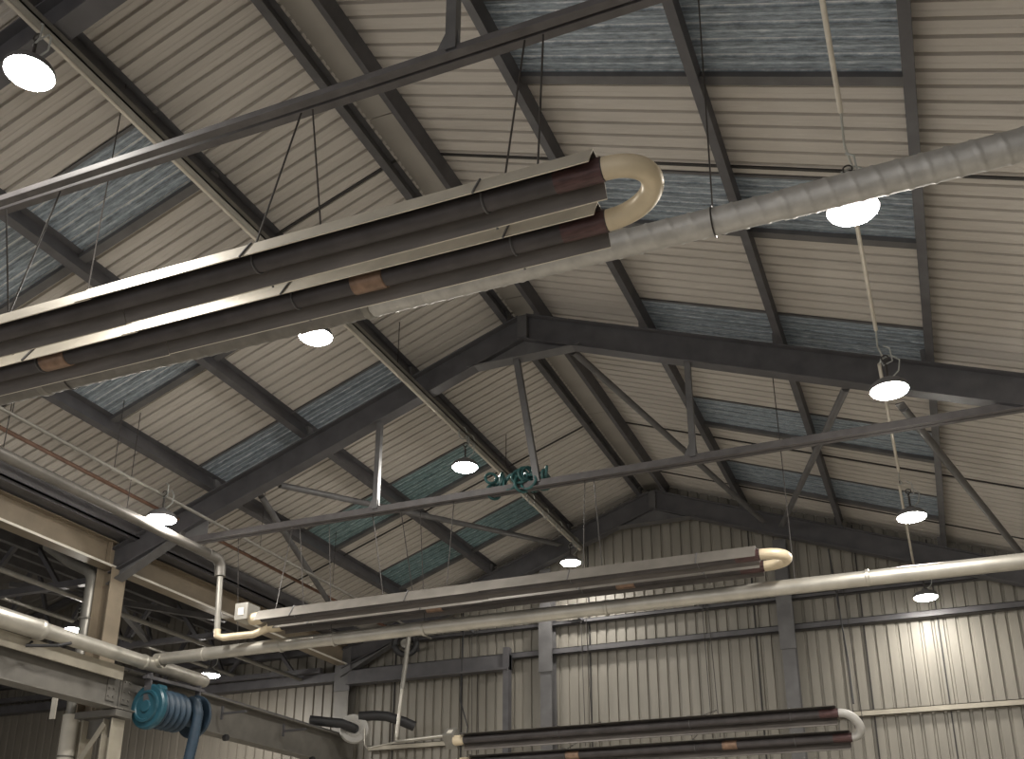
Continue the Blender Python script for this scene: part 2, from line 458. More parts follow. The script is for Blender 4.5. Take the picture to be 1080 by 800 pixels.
# gable wall rails, posts
def rail(z, x0, x1, d, w, lab, m=STEEL, tilt=0.):
    mb = MB()
    mb.box((x0, YW - w, z - d / 2), (x1, YW, z - d / 2 + .01)); mb.box((x0, YW - w, z - d / 2), (x1, YW - w + .01, z + d / 2)); mb.box((x0, YW - w, z + d / 2 - .01), (x1, YW, z + d / 2))
    return single(mb, 'sheeting_rail', m, lab, 'rail', 'gable wall rails')
rail(4.80, -9.8, 2.1, .065, .12, 'upper thin dark rail across the gable wall')
rail(4.32, -9.8, 2.1, .10, .12, 'second, thicker dark rail across the gable wall')
rail(2.93, -9.4, 2.1, .09, .055, 'lowest pale rail across the gable wall, right of the low heater', CREAMST)
for xr, lab in ((-7.35, 'small dark stub bracket on the upper gable rail, leftmost of the four'), (-5.35, 'small dark stub bracket on the upper gable rail, second from left'), (-3.30, 'small dark stub bracket on the upper gable rail, third from left'), (-1.2, 'small dark stub bracket on the upper gable rail, rightmost of the four')):
    mb = MB(); mb.bar((xr, YW - .15, 4.80), (xr - .26, YW - .30, 5.02), .045, .045)
    sb = single(mb, 'stub_bracket', STEEL, lab, 'bracket', 'stub brackets on the gable rail')
    for k in (0, 1):
        mb = MB(); mb.tube([(xr - .03 + .09 * k, YW - .17, 4.82), (xr + .0 + .12 * k, YW - .16, 2.7)], .006, 6); mb.build('wire', WIRE, sb, origin=sb.location)
def gable_post(x, lab, m=STEEL2, w=.2):
    root = thing('wall_post', lab, 'post', (x, YW - .13, FZ), 'gable wall posts')
    mb = MB(); zt_ = zt(x) - .42
    mb.ibeam((x, YW - .14, FZ), (x, YW - .14, zt_), .24, w, .014, .012, up=(0, 1, 0)); mb.build('shaft', m, root)
    mb = MB(); mb.box((x - w / 2 - .02, YW - .28, 3.95), (x + w / 2 + .02, YW - .262, 4.9)); mb.build('splice_plate', STEEL2, root)
gable_post(-5.98, 'grey steel post on the gable wall below the left of the far apex')
gable_post(-2.03, 'grey steel post on the gable wall behind the bend of the middle heater')
gable_post(-9.88, 'pale grey corner post on the gable wall beside the fan', CRANE, .28)
# door track and its post
root = thing('door_track', 'dark sliding door track boxed against the gable wall, ending at a slim post', 'track', (-8.2, YW - .2, 2.6))
mb = MB(); mb.box((-9.75, YW - .30, 4.05), (-6.62, YW - .18, 4.30)); mb.box((-9.75, YW - .36, 4.04), (-6.62, YW - .18, 4.07)); mb.build('track', STEEL, root)
mb = MB(); mb.box((-6.72, YW - .34, 2.2), (-6.62, YW - .2, 4.42)); mb.build('post', STEEL, root)

# ------------------------------------------------------------------ left side: valley gutter, eaves beam, crane beam, columns
mb = MB(); mb.box((-10.4, -2.5, 4.80), (-9.5, YW, 4.82)); mb.box((-9.52, -2.5, 4.80), (-9.5, YW, 5.02)); mb.box((-10.4, -2.5, 4.80), (-10.38, YW, 5.02))
mb.box((-9.62, -2.5, 4.78), (-9.55, YW, 4.80))
single(mb, 'valley_gutter', STEEL, 'long dark valley gutter running along the left eaves above the beige beam', 'gutter')
mb = MB(); mb.ibeam((-9.9, -2.5, 4.60), (-9.9, YW - .1, 4.60), .36, .2, .016, .012)
eb = single(mb, 'eaves_beam', BEIGE, 'beige eaves beam under the dark gutter along the left side', 'beam')
mb = MB()
for y in (9.85, 10.15): mb.box((-9.88, y - .008, 4.45), (-9.81, y + .008, 4.76))
mb.each('stiffener', BEIGE, eb, origin=eb.location)
mb = MB(); mb.box((-9.795, -2.5, 4.415), (-9.785, YW - .1, 4.445)); mb.build('flange_edge', WHITEST, eb, origin=eb.location)

# crane runway beam
CX = -9.5
root = thing('crane_beam', 'grey crane runway beam along the left side carrying the hose reel', 'beam', (CX, 7, 2.52))
mb = MB(); mb.ibeam((CX, -2.5, 2.78), (CX, 9.98, 2.78), .50, .24, .02, .014); mb.build('beam', CRANE, root)
mb = MB(); mb.ibeam((CX, 10.0, 2.78), (CX, 15.62, 2.78), .50, .24, .02, .014); mb.build('beam', CRANE, root)
mb = MB(); mb.box((CX + .10, -2.5, 2.88), (CX + .125, 9.9, 3.05)); mb.build('edge_angle', CREAMST, root)
mb = MB(); mb.box((CX - .03, -2.5, 3.03), (CX + .03, 15.6, 3.08)); mb.build('rail', STEEL2, root)
mb = MB()
for y in (9.84, 10.1):
    mb.box((CX + .008, y - .07, 2.62), (CX + .022, y + .07, 2.96))
    for dy in (-.04, .04):
        for z in (2.68, 2.78, 2.9): mb.lathe([(0, .014), (.014, .014), (.014, 0)], (CX + .022, y + dy, z), (1, 0, 0), 8)
mb.build('splice_plate', CRANE, root)
for y in (11.9, 13.4):
    mb = MB(); mb.bar((CX + .1, y, 2.82), (CX + .5, y + .02, 2.83), .03, .03); mb.box((CX + .09, y - .015, 2.74), (CX + .12, y + .015, 2.93)); mb.build('stop_bar', STEEL, root)
for y in (11.35, 12.0, 14.2, 14.6):
    mb = MB(); mb.lathe([(0, -.03), (.045, -.03), (.05, 0), (.045, .03), (0, .03)], (CX + .13, y, 2.50), (1, 0, 0), 12); mb.each('wheel', BLACK, root)

# columns under the left eaves
def left_column(y, lab, full=True):
    root = thing('steel_column', lab, 'column', (-9.9, y, FZ), 'columns along the left side')
    mb = MB(); mb.ibeam((-9.90, y, 2.5), (-9.90, y, 4.42), .26, .26, .016, .012, up=(1, 0, 0)); mb.build('upper_shaft', BEIGE, root)
    mb = MB(); mb.box((-10.03, y - .14, 2.44), (-9.38, y + .14, 2.52)); mb.box((-9.98, y - .012, 2.2), (-9.5, y + .012, 2.44)); mb.build('cap_plate', CRANE, root)
    for x in (-9.52, -9.98):
        mb = MB(); mb.ibeam((x, y, FZ), (x, y, 2.42), .14, .22, .012, .01, up=(1, 0, 0)); mb.build('leg', CREAMST, root)
    z = 2.35; k = 0
    while z > FZ + .6:
        mb = MB(); a, b = (-9.55, -9.95)
        mb.bar((a, y - .125, z), (b, y - .125, z - .55), .012, .07, up=(0, 0, 1)); mb.bar((b, y - .125, z - .55), (a, y - .125, z - 1.0), .012, .07, up=(0, 0, 1))
        mb.build('lacing_bar', CREAMST, root); z -= 1.0
left_column(10.0, 'beige column with laced lower legs under the middle frame, behind the crane beam')
# downpipe from the valley gutter beside the column
root = thing('downpipe', 'grey downpipe beside the beige column, running from the gutter to the floor', 'pipe', (-10.45, 9.75, FZ))
mb = MB(); mb.tube([(-11.0, 9.9, 4.88), (-10.5, 9.9, 4.56), (-10.2, 9.9, 4.42), (-10.12, 9.9, 4.3), (-10.12, 9.9, 4.1), (-10.12, 9.9, 2.3)], .075, 16); mb.build('upper_pipe', PIPED, root)
mb = MB(); mb.tube([(-10.12, 9.9, 2.5), (-10.12, 9.9, FZ)], .10, 16); mb.build('lower_pipe', WHITEST, root)
mb = MB()
for z in (3.75, 1.98, 1.88): mb.lathe([(.102, -.012), (.107, 0), (.102, .012)], (-10.12, 9.9, z), (0, 0, 1), 20)
mb.each('pipe_band', PIPED, root)
mb = MB(); mb.box((-10.36, 9.78, 2.45), (-10.28, 9.80, 2.72)); mb.build('perforated_bracket', WHITEST, root)

# ------------------------------------------------------------------ high-bay lamps (prototype at origin: base = diffuser bottom)
LAMPS = [((-5.28, 3.93, 5.55), 'high-bay lamp at the upper left corner, nearest on the cable tray', 'cabletray'),
         ((-5.28, 7.55, 5.50), 'high-bay lamp just below the spiral duct, second along the cable tray', 'cabletray'),
         ((-5.28, 11.05, 5.55), 'high-bay lamp left of the king post foot, third along the cable tray', 'cabletray'),
         ((-5.28, 15.10, 5.55), 'high-bay lamp at the far end of the cable tray, above the middle heater', 'cabletray'),
         ((-.10, 5.98, 4.36), 'high-bay lamp beneath the right part of the spiral duct', 'right'),
         ((-.05, 8.80, 4.45), 'high-bay lamp in front of the right rafter of the middle frame', 'right'),
         ((-.02, 12.10, 4.45), 'high-bay lamp between the middle frame and the far transverse pipe on the right', 'right'),
         ((.01, 15.30, 4.39), 'high-bay lamp hanging close to the gable wall, under the transverse pipe', 'right'),
         ((-8.08, 8.80, 4.43), 'high-bay lamp at the left eaves, in front of the rafter foot', 'left'),
         ((-11.45, 11.05, 4.03), 'small distant lamp in the neighbouring aisle, left of the beige column', 'aisle'),
         ((-11.55, 14.20, 4.05), 'small distant lamp in the neighbouring aisle, above the crane beam', 'aisle')]
proto = thing('high_bay_lamp', LAMPS[0][1], 'lamp', (0, 0, 0), 'round high-bay lamps')
mb = MB(); mb.lathe([(0, .13), (.045, .13), (.06, .10), (.125, .08), (.155, .055), (.168, .03), (.168, .004), (.155, .0)], (0, 0, 0), n=32); mb.build('housing', STEEL2, proto)
mb = MB(); mb.lathe([(.163, .002), (.15, -.012), (.11, -.024), (.06, -.03), (0, -.031)], (0, 0, 0), n=32); mb.build('diffuser', LED, proto)
mb = MB(); mb.tube([(0, 0, .12), (0, 0, .30)], .012, 8); mb.tube(arc((0, 0, .33), .03, 0, 2 * PI, 12, (1, 0, 0), (0, 0, 1)), .006, 6); mb.build('hook', WIRE, proto)
mb = MB(); mb.tube([(.03, 0, .12), (.10, .03, .2), (.12, .02, .3), (.05, .05, .38), (-.04, .03, .34), (-.02, 0, .26), (.06, -.02, .28), (.05, -.01, .42), (.0, 0, .46)], .007, 6); mb.build('cord', CABLE, proto)
for i, (p, lab, kind) in enumerate(LAMPS):
    o = proto if i == 0 else dup(proto)
    o.location = p; o['label'] = lab
    if i in (3, 7):
        for ch in o.children:
            if ch.name.startswith('diffuser'): ch.data = ch.data.copy(); ch.data.materials[0] = LED_DIM

# conduits carrying the lamps
root = thing('cable_tray', 'pale cable tray running beside the left ridge-side purlin, carrying four lamps', 'tray', (-5.28, 6.5, 6.0))
mb = MB(); mb.box((-5.31, -2.5, 5.99), (-5.24, 15.75, 6.0)); mb.box((-5.25, -2.5, 5.99), (-5.24, 15.75, 6.05)); mb.build('tray', PIPED, root)
mb = MB(); mb.tube([(-5.335, -2.5, 6.0), (-5.335, 15.75, 6.0)], .018, 10); mb.build('conduit', CONDUIT, root)
mb = MB()
for y in (1, 9.2, 12.4): mb.tube([(-5.28, y, 6.04), (-5.28, y, zs(-5.28))], .006, 6)
mb.each('hanger_rod', WIRE, root)
mb = MB()
for y in (10.9, 11.15, 13.0, 13.3, 13.9, 14.5, 15.3):
    mb.tube(arc((-5.25, y, 5.97), .09, .3, 2 * PI - .3, 12, (.35, .6, 0), (0, .1, 1)), .008, 6)
mb.each('cable_loop', CABLE, root)
root = thing('lighting_conduit', 'thin pale lighting conduit with four lamps along the right side', 'conduit', (-.11, 7, 4.95))
for a, b in ((-2.5, 5.75), (6.6, 8.6), (9.3, 11.9), (12.4, 15.85)):
    mb = MB(); mb.tube([(-.11, a, 5.0), (-.11 + .02, b, 4.97)], .017, 10); mb.build('conduit', CONDUIT, root)
mb = MB()
for a, b in ((5.75, 6.6), (8.6, 9.3), (11.9, 12.4)):
    mb.tube([(-.09, a, 4.97), (-.10, (2 * a + b) / 3, 4.93), (-.07, (a + 2 * b) / 3, 4.95), (-.11, b, 5.0)], .008, 6)
mb.each('cable', CABLE, root)
mb = MB()
for y in (3.8, 7.2, 10, 12.9, 15.6): mb.tube([(-.105, y, 4.98), (-.105, y, zs(-.105) if abs(y - 10) > .1 and abs(y - 15.6) > .3 else 5.08)], .005, 6)
mb.each('hanger_rod', WIRE, root)
root = thing('eaves_conduit', 'thin grey conduit above the left eaves, carrying the eaves lamp', 'conduit', (-8.1, 6.5, 4.74))
mb = MB(); mb.tube([(-8.1, -2.5, 4.76), (-8.1, 15.7, 4.72)], .02, 10); mb.build('conduit', PIPED, root)
mb = MB()
for y in (6.6, 8.0, 10.7, 12.5): mb.tube([(-8.1, y, 4.74), (-8.1, y, zs(-8.1))], .005, 6)
mb.each('hanger_rod', WIRE, root)
mb = MB(); mb.tube([(-8.9, -2.5, 5.03), (-8.9, 15.6, 4.97)], .025, 10)
single(mb, 'water_pipe', BROWN, 'thin red-brown pipe running under the left eaves sheets', 'pipe')

# ------------------------------------------------------------------ radiant tube heaters (prototype: X along the tubes, bend at x=0)
HL = 6.15
def reflector(y, x0, x1, dz=0.):
    t = .006
    outer = [(-.148, -.066), (-.11, .0), (-.07, .067), (.07, .067), (.11, .0), (.148, -.066)]
    inner = [(a * .95, b - t if b > .05 else b) for a, b in outer]
    prof = outer + inner[::-1]
    mb = MB()
    vs = [(x, y + a, b + dz) for x in (x0, x1) for a, b in prof]; n = len(prof)
    fs = [(i, (i + 1) % n, n + (i + 1) % n, n + i) for i in range(n)] + [(0, 1, 10, 11), (1, 2, 9, 10), (2, 3, 8, 9), (3, 4, 7, 8), (4, 5, 6, 7)] + [(n, n + 11, n + 10, n + 1), (n + 1, n + 10, n + 9, n + 2), (n + 2, n + 9, n + 8, n + 3), (n + 3, n + 8, n + 7, n + 4), (n + 4, n + 7, n + 6, n + 5)]
    mb.add(vs, fs)
    return mb
def make_heater(label, HL, skew, RM=REFL, UM=CREAM, bulge=.24):
    """two tubes along X joined by a return bend; the far tube ends `skew` short of (or past) the near one"""
    h = thing('tube_heater', label, 'heater', (0, 0, 0), 'radiant tube heaters')
    W = .188
    for s_ in (-1, 1):
        y = s_ * W; e = 0 if s_ < 0 else skew
        for a, b, dz in ((-HL, -3.0, 0), (-3.12, e - .03, .007)):
            rf_ = reflector(y, a, b, dz).build('reflector', RM, h)
            rf_.data.materials.append(REFLIN)
            for pl in rf_.data.polygons:   # the inner faces take a darker colour
                vi = [v % 12 for v in pl.vertices]
                if all(v >= 6 for v in vi): pl.material_index = 1
        mb = MB(); mb.tube([(-HL - .05, y, 0), (e, y, 0)], .056, 18); mb.build('burner_tube', TUBEM, h)
        mb = MB(); mb.lathe([(.057, 0), (.060, 0), (.060, .24), (.057, .24)], (e - .245, y, 0), (1, 0, 0), 20); mb.build('sleeve', COPPER, h)
    for xc, ln in ((-1.60, .2), (-3.88, .2)):
        mb = MB(); mb.lathe([(.057, 0), (.063, .004), (.063, ln), (.057, ln + .004)], (xc, W, 0), (1, 0, 0), 20); mb.build('coupling', RUST, h)
    pts = [V((-.03, -W, 0)), V((.0, -W, 0))]
    for i in range(1, 24):
        t = PI * i / 24; xm = skew * (1 - math.cos(t)) / 2
        pts.append(V((xm + bulge * math.sin(t) ** .92, -W * math.cos(t), 0)))
    pts += [V((skew, W, 0)), V((skew - .03, W, 0))]
    mb = MB(); mb.tube(pts, .056, 18); mb.build('return_bend', UM, h)
    for x in (-.62, -1.98, -3.9, -5.4):
        mb = MB()
        for s_ in (-1, 1):
            y = s_ * W
            mb.tube(arc((x, y, 0), .060, PI, 2 * PI, 10, (0, 1, 0), (0, 0, 1)) + [(x, y + .06, .02), (x, y + .10, .01)], .006, 6)
            mb.tube([(x, y - .153, -.064), (x, y - .115, .004), (x, y - .073, .076), (x, y + .073, .076), (x, y + .115, .004), (x, y + .153, -.064)], .007, 6)
        mb.each('hanger_clip', STEEL2, h)
    mb = MB(); mb.box((-HL - .30, -.30, -.02), (-HL - .12, -.06, .18)); mb.build('burner_box', PIPED, h)
    mb = MB(); mb.box((-HL - .25, -.306, .03), (-HL - .17, -.299, .12)); mb.build('label_plate', WHITEST, h)
    mb = MB(); mb.lathe([(0, 0), (.07, 0), (.075, .01), (.075, .12), (.057, .16)], (-HL - .14, -W, 0), (1, 0, 0), 18); mb.build('burner_flange', CREAM, h)
    mb = MB(); mb.lathe([(0, -.02), (.07, -.02), (.07, .14), (.057, .16)], (-HL - .12, W, 0), (1, 0, 0), 18); mb.build('flue_adaptor', CREAM, h)
    return h
def wires(h, spec):
    """spec: (x, s, top dx, top y, top z) in heater space, s = which reflector"""
    for x, s, dx, ty, tz in spec:
        mb = MB(); y = s * .188
        mb.tube([(x, y, .076), (x + dx, ty, tz)], .006, 6)
        ob = mb.build('suspension_wire', WIRE, None, origin=(0, 0, 0)); ob.parent = h
H1 = make_heater('large near tube heater with a cream return bend, hanging above the spiral duct', 6.2, -.10)
H2 = make_heater('middle-distance tube heater hung under the middle frame, cream bend against the gable wall', 5.9, -.02, REFLM)
H3 = make_heater('low tube heater at the bottom edge in front of the gable wall', 5.43, .12, REFLD, GREYFAN, .17)
H1.location = (-1.155, 4.08, 3.40)
H2.location = (-1.46, 10.05, 3.45)
H3.location = (-1.25, 14.2, 2.47); H3.rotation_euler = (math.radians(-50), 0, 0)
zt1 = TIEZ - .05
wires(H1, [(-.42, 0, .04, .02, zt1 - 3.42), (-.52, -1, .03, .02, zt1 - 3.42), (-2.02, -1, .08, .02, zt1 - 3.42), (-1.80, 1, -.06, .02, zt1 - 3.42), (-3.82, -1, 0, .02, zt1 - 3.42), (-4.2, 1, -.1, .02, zt1 - 3.42)])
wires(H2, [(-4.25, -1, -.28, -.05, zt1 - 3.42), (-4.05, 1, -.1, -.05, zt1 - 3.42), (-5.7, -1, .05, -.05, zt1 - 3.42), (-5.55, 1, .0, -.05, zt1 - 3.42), (-3.45, -1, .0, -.05, zt1 - 3.42), (-1.85, -1, .0, -.05, zt1 - 3.42), (-1.75, 1, .0, -.05, zt1 - 3.42)])
wires(H3, [(-.05, 1, -.2, 1.3, 2.6), (-2.1, 1, 0, 1.3, 3.2), (-2.0, -1, 0, 1.3, 3.2), (-4.0, 1, 0, 1.3, 3.0), (-3.9, -1, 0, 1.3, 3.0)])

# ------------------------------------------------------------------ ducts and pipes
def spiral(mb, p0, p1, r, pitch=.125, step=.0125, n=28):
    p0 = V(p0); p1 = V(p1); L = (p1 - p0).length; m = int(L / step)
    pts = [p0.lerp(p1, i / m) for i in range(m + 1)]
    def rf(i):
        s = i * step
        return lambda th: r + (.005 if ((s / pitch - th / (2 * PI)) % 1.0) < .13 else 0.)
    mb.tube(pts, r, n, True, rf)
DY, DZ, DR = 5.0, 3.79, .080
root = thing('spiral_duct', 'galvanised spiral duct crossing the whole width below the large heater', 'duct', (-3, DY, DZ - DR))
mb = MB(); spiral(mb, (-9.3, DY, DZ), (-3.1, DY, DZ), DR); mb.build('duct', GALV_SHADE, root)
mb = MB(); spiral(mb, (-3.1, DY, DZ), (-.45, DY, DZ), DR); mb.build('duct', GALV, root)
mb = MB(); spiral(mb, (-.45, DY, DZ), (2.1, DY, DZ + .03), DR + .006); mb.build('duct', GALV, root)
mb = MB(); mb.lathe([(DR + .002, -.03), (DR + .012, -.02), (DR + .012, .02), (DR + .002, .03)], (-3.1, DY, DZ), (1, 0, 0), 28); mb.lathe([(DR + .002, -.03), (DR + .012, -.02), (DR + .012, .02), (DR + .002, .03)], (-5.85, DY, DZ), (1, 0, 0), 28); mb.each('clamp', PIPED, root)
for x, t in ((-.84, .02), (-5.6, .05)):
    mb = MB(); mb.tube([(x, DY, DZ + DR), (x + t, DY, zs(x))], .005, 6); mb.tube(arc((x, DY, DZ), DR + .008, 0, 2 * PI, 20, (0, 1, 0), (0, 0, 1)), .005, 5); mb.build('suspension_wire', WIRE, root)

PY, PZ = 10.3, 3.22
root = thing('extract_pipe', 'pale transverse pipe running under the middle heater from the left pipe to the right', 'pipe', (-4, PY, PZ - .08))
mb = MB(); mb.tube([(-9.25, PY, PZ), (-5.3, PY, PZ + .01), (-1.5, PY, PZ), (2.1, PY, PZ - .02)], .078, 20); mb.build('pipe', PIPEM, root)
mb = MB()
for x in (-8.5, -7.35, -6.6, -5.4, -3.2, -.5): mb.lathe([(.079, -.02), (.086, -.014), (.086, .014), (.079, .02)], (x, PY, PZ), (1, 0, 0), 20)
mb.each('pipe_band', PIPEM, root)
for x, z in ((-8.0, 4.7), (-6.65, 4.6), (-5.4, 4.6), (-1.2, 5.5)):
    mb = MB(); mb.tube([(x, PY, PZ + .07), (x, PY - .2, z)], .005, 6); mb.build('suspension_wire', WIRE, root)
root = thing('extract_main', 'large round extract pipe along the left side above the crane beam', 'pipe', (-9.3, 7, 2.95))
mb = MB(); mb.tube([(-9.27, -2.5, 3.14), (-9.27, 8.45, 3.14)], .112, 24); mb.build('large_pipe', PIPEM, root)
mb = MB(); mb.tube([(-9.27, 8.45, 3.15), (-9.27, 11.3, 3.15)], .088, 24); mb.build('small_pipe', PIPEM, root)
mb = MB()
for y, r in ((8.42, .119), (7.2, .116)): mb.lathe([(r - .006, -.04), (r, -.03), (r, .03), (r - .006, .04)], (-9.27, y, 3.14), (0, 1, 0), 24)
mb.lathe([(.09, -.03), (.097, -.02), (.097, .02), (.09, .03)], (-9.27, 10.1, 3.15), (0, 1, 0), 24); mb.lathe([(.09, 0), (.095, 0), (.095, .06), (.08, .06)], (-9.19, PY, PZ - .02), (1, 0, 0), 20)
mb.each('collar', PIPEM, root)
mb = MB(); mb.tube([(-9.33, 8.4, 3.0), (-9.30, 8.3, 2.93), (-9.1, 8.55, 2.97), (-9.12, 8.75, 3.05)], .018, 8); mb.build('support_arm', BLACK, root)
# flue from the middle heater
root = thing('flue_pipe', 'dull grey flue pipe along the left eaves dropping through an elbow to the middle heater', 'pipe', (-8.12, 8, 3.4))
mb = MB(); mb.tube([(-8.13, -2.5, 4.30), (-8.13, 9.75, 4.32)], .062, 18); mb.build('flue_run', FLUE, root)
mb = MB(); mb.tube([(-8.13, 9.72, 4.32)] + arc((-8.13, 9.86, 4.20), .12, PI / 2, 0, 8, (0, 1, 0), (0, 0, 1)) + [(-8.12, 9.98, 4.1)], .068, 18); mb.build('elbow', FLUE, root)
mb = MB(); mb.tube([(-8.12, 9.98, 4.12), (-8.09, 10.0, 3.36)], .038, 14); mb.build('drop_pipe', PIPED, root)
mb = MB(); mb.tube([(-8.09, 10.0, 3.42), (-8.085, 10.0, 3.34), (-8.02, 10.03, 3.32), (-7.7, 10.2, 3.37), (-7.42, 10.236, 3.46)], .045, 14); mb.build('connector', CREAM, root)
for y in (6.6, 8.3):
    mb = MB(); mb.tube([(-8.13, y, 4.38), (-8.13, y, zs(-8.13))], .005, 6); mb.build('suspension_wire', WIRE, root)

# exhaust outlet at the end of the crane beam: ring, bent duct
root = thing('exhaust_fan', 'pale round exhaust fan at the end of the crane beam with a dark bent duct', 'fan', (-9.1, 15.2, 2.95))
c = V((-9.12, 15.0, 3.10)); ax = V((.55, -.75, 0)).normalized()
mb = MB(); mb.lathe([(.08, .03), (.12, .05), (.14, .03), (.17, .05), (.23, .045), (.25, .0), (.23, -.06), (.1, -.08), (0, -.08)], c, ax, 32); mb.build('casing', GREYFAN, root)
mb = MB(); mb.lathe([(0, .02), (.085, .02), (.085, .03)], c, ax, 24); mb.build('inlet', BLACK, root)
mb = MB(); mb.tube([c + V((.05, .05, .21)), (-8.85, 15.15, 3.33), (-8.65, 15.25, 3.32), (-8.42, 15.4, 3.24), (-8.25, 15.5, 3.16)], .085, 16); mb.build('outlet_duct', BLACK, root)
mb = MB(); mb.tube([c + ax * .02, c + ax * .2 + V((-.2, -.1, .05)), c + V((-.55, -.5, .1))], .08, 16); mb.build('inlet_duct', BLACK, root)
# gas pipe drop on the gable
root = thing('gas_pipe', 'thin vertical gas pipe with a horizontal run feeding the low heater', 'pipe', (-8.3, 15.0, 2.8))
mb = MB(); mb.tube([(-8.14, 15.0, 4.72), (-8.24, 15.0, 3.7)], .04, 12); mb.build('upper_pipe', PIPED, root)
mb = MB(); mb.tube([(-8.24, 15.0, 3.72), (-8.31, 15.0, 2.9)], .03, 12); mb.build('lower_pipe', PIPEM, root)
mb = MB(); mb.tube([(-8.31, 15.0, 2.9), (-8.30, 15.0, 2.83), (-7.3, 14.9, 2.86), (-7.2, 14.8, 2.75), (-6.8, 14.4, 2.7)], .032, 12); mb.build('horizontal_pipe', PIPEM, root)
mb = MB(); mb.tube([(-8.30, 15.0, 2.83), (-8.85, 15.0, 2.76), (-8.9, 15.0, 2.82), (-8.92, 15.0, 3.1)], .018, 10); mb.build('branch_pipe', PIPEM, root)
# small dark extractor wheel on the gable
root = thing('wall_fan', 'small dark round fan on the gable wall at the left end of the rails', 'fan', (-8.5, YW - .5, 4.4))
mb = MB(); mb.tube(arc((-8.5, YW - .5, 4.62), .19, 0, 2 * PI, 24, (.9, .4, 0), (0, 0, 1))[:-1], .055, 10, closed=True); mb.build('rim', BLACK, root)
mb = MB(); mb.lathe([(0, -.06), (.08, -.05), (.09, .04), (0, .05)], (-8.5, YW - .5, 4.62), (-.4, .9, 0), 18); mb.build('hub', PIPED, root)
mb = MB(); mb.bar((-8.5, YW - .45, 4.62), (-8.5, YW - .02, 4.62), .05, .05); mb.build('arm', STEEL, root)
# loose cable on the gable
mb = MB(); mb.tube([(-8.3, YW - .4, 4.92), (-7.6, YW - .35, 4.93), (-7.48, YW - .3, 4.9), (-7.5, YW - .3, 4.0), (-7.52, YW - .3, 3.6), (-7.4, YW - .4, 3.35), (-7.3, YW - .45, 3.1), (-7.3, YW - .5, 2.85)], .011, 8)
single(mb, 'loose_cable', BLACK, 'dark cable dropping down the gable wall in a bend to the low heater', 'cable')
mb = MB(); mb.tube([(-1.25, 15.3, 5.3), (-1.2, 15.4, 4.4), (-1.15, 15.3, 3.6), (-1.12, 15.0, 2.9)], .012, 8)
single(mb, 'hanging_cable', BLACK, 'dark cable hanging from the far rafter down to the bend of the low heater', 'cable')
# tangled cable bundle at the king post foot
mb = MB()
rr = random.Random(3)
for k in range(26):
    c = V((-4.15 + rr.uniform(-.33, .36), 10.05 + rr.uniform(-.08, .12), TIEZ + .06 + rr.uniform(-.03, .12)))
    R_ = rr.uniform(.05, .115); t = rr.uniform(0, PI)
    mb.tube(arc(c, R_, 0, 2 * PI, 14, (math.cos(t), math.sin(t), 0), (0, .25, 1))[:-1], .017, 7, closed=True)
single(mb, 'cable_bundle', TEALCAB, 'tangled bundle of teal cable loops on the tie beam at the king post foot', 'cable')

# ------------------------------------------------------------------ hose reel
root = thing('hose_reel', 'teal and blue exhaust hose reel under the crane beam with its hose hanging down', 'hose reel', (-9.22, 10.5, 2.25))
rc = V((-9.22, 10.22, 2.60)); ay = V((.10, 1, 0)).normalized()
mb = MB(); mb.lathe([(0, -.05), (.07, -.05), (.08, -.03), (.16, -.035), (.17, -.05), (.20, -.05), (.21, -.02), (.265, -.02), (.285, .0), (.285, .05), (0, .05)], rc, ay, 36); mb.build('front_disc', TEAL, root)
mb = MB(); mb.lathe([(0, .0), (.285, .0), (.285, .04), (0, .04)], rc + ay * .78, ay, 36); mb.build('rear_disc', BLUE, root)
mb = MB(); pr = []
for k in range(5):
    y0 = .06 + k * .095
    for j in range(7): pr.append((.20 + .055 * math.sin(PI * j / 6), y0 + .09 * j / 6))
pr.append((.14, .56)); pr.append((.14, .78))
mb.lathe(pr, rc, ay, 36); mb.build('wound_hose', BLUE, root)
mb = MB(); h0 = rc + ay * .62 + V((.17, 0, .05))
hp = [h0 + V((-.1, 0, .12)), h0 + V((.0, 0, .10)), h0 + V((.05, 0, -.05)), h0 + V((.02, .0, -.4)), h0 + V((-.05, 0, -.8)), h0 + V((-.08, 0, -1.6)), h0 + V((-.05, 0, -3.0))]
pts = []
for a, b in zip(hp[:-1], hp[1:]):
    n = max(2, int((b - a).length / .02)); pts += [a.lerp(b, i / n) for i in range(n)]
mb.tube(pts, .07, 14, True, lambda i: .066 + .006 * (i % 2)); mb.build('hose', BLUE, root)
mb = MB(); mb.bar(rc + ay * -.02 + V((.0, 0, .0)), rc + ay * -.02 + V((-.02, 0, .42)), .10, .03, up=(0, 1, 0)); mb.bar(rc + ay * .82, rc + ay * .82 + V((0, 0, .42)), .08, .02, up=(0, 1, 0))
mb.bar(rc + ay * -.1 + V((0, 0, .36)), rc + ay * .9 + V((0, 0, .36)), .08, .04); mb.build('frame', STEEL, root)
mb = MB(); mb.lathe([(0, 0), (.045, 0), (.05, .01), (.05, .12), (0, .13)], rc + V((.14, -.03, .22)), ay, 16); mb.build('motor', TEAL, root)

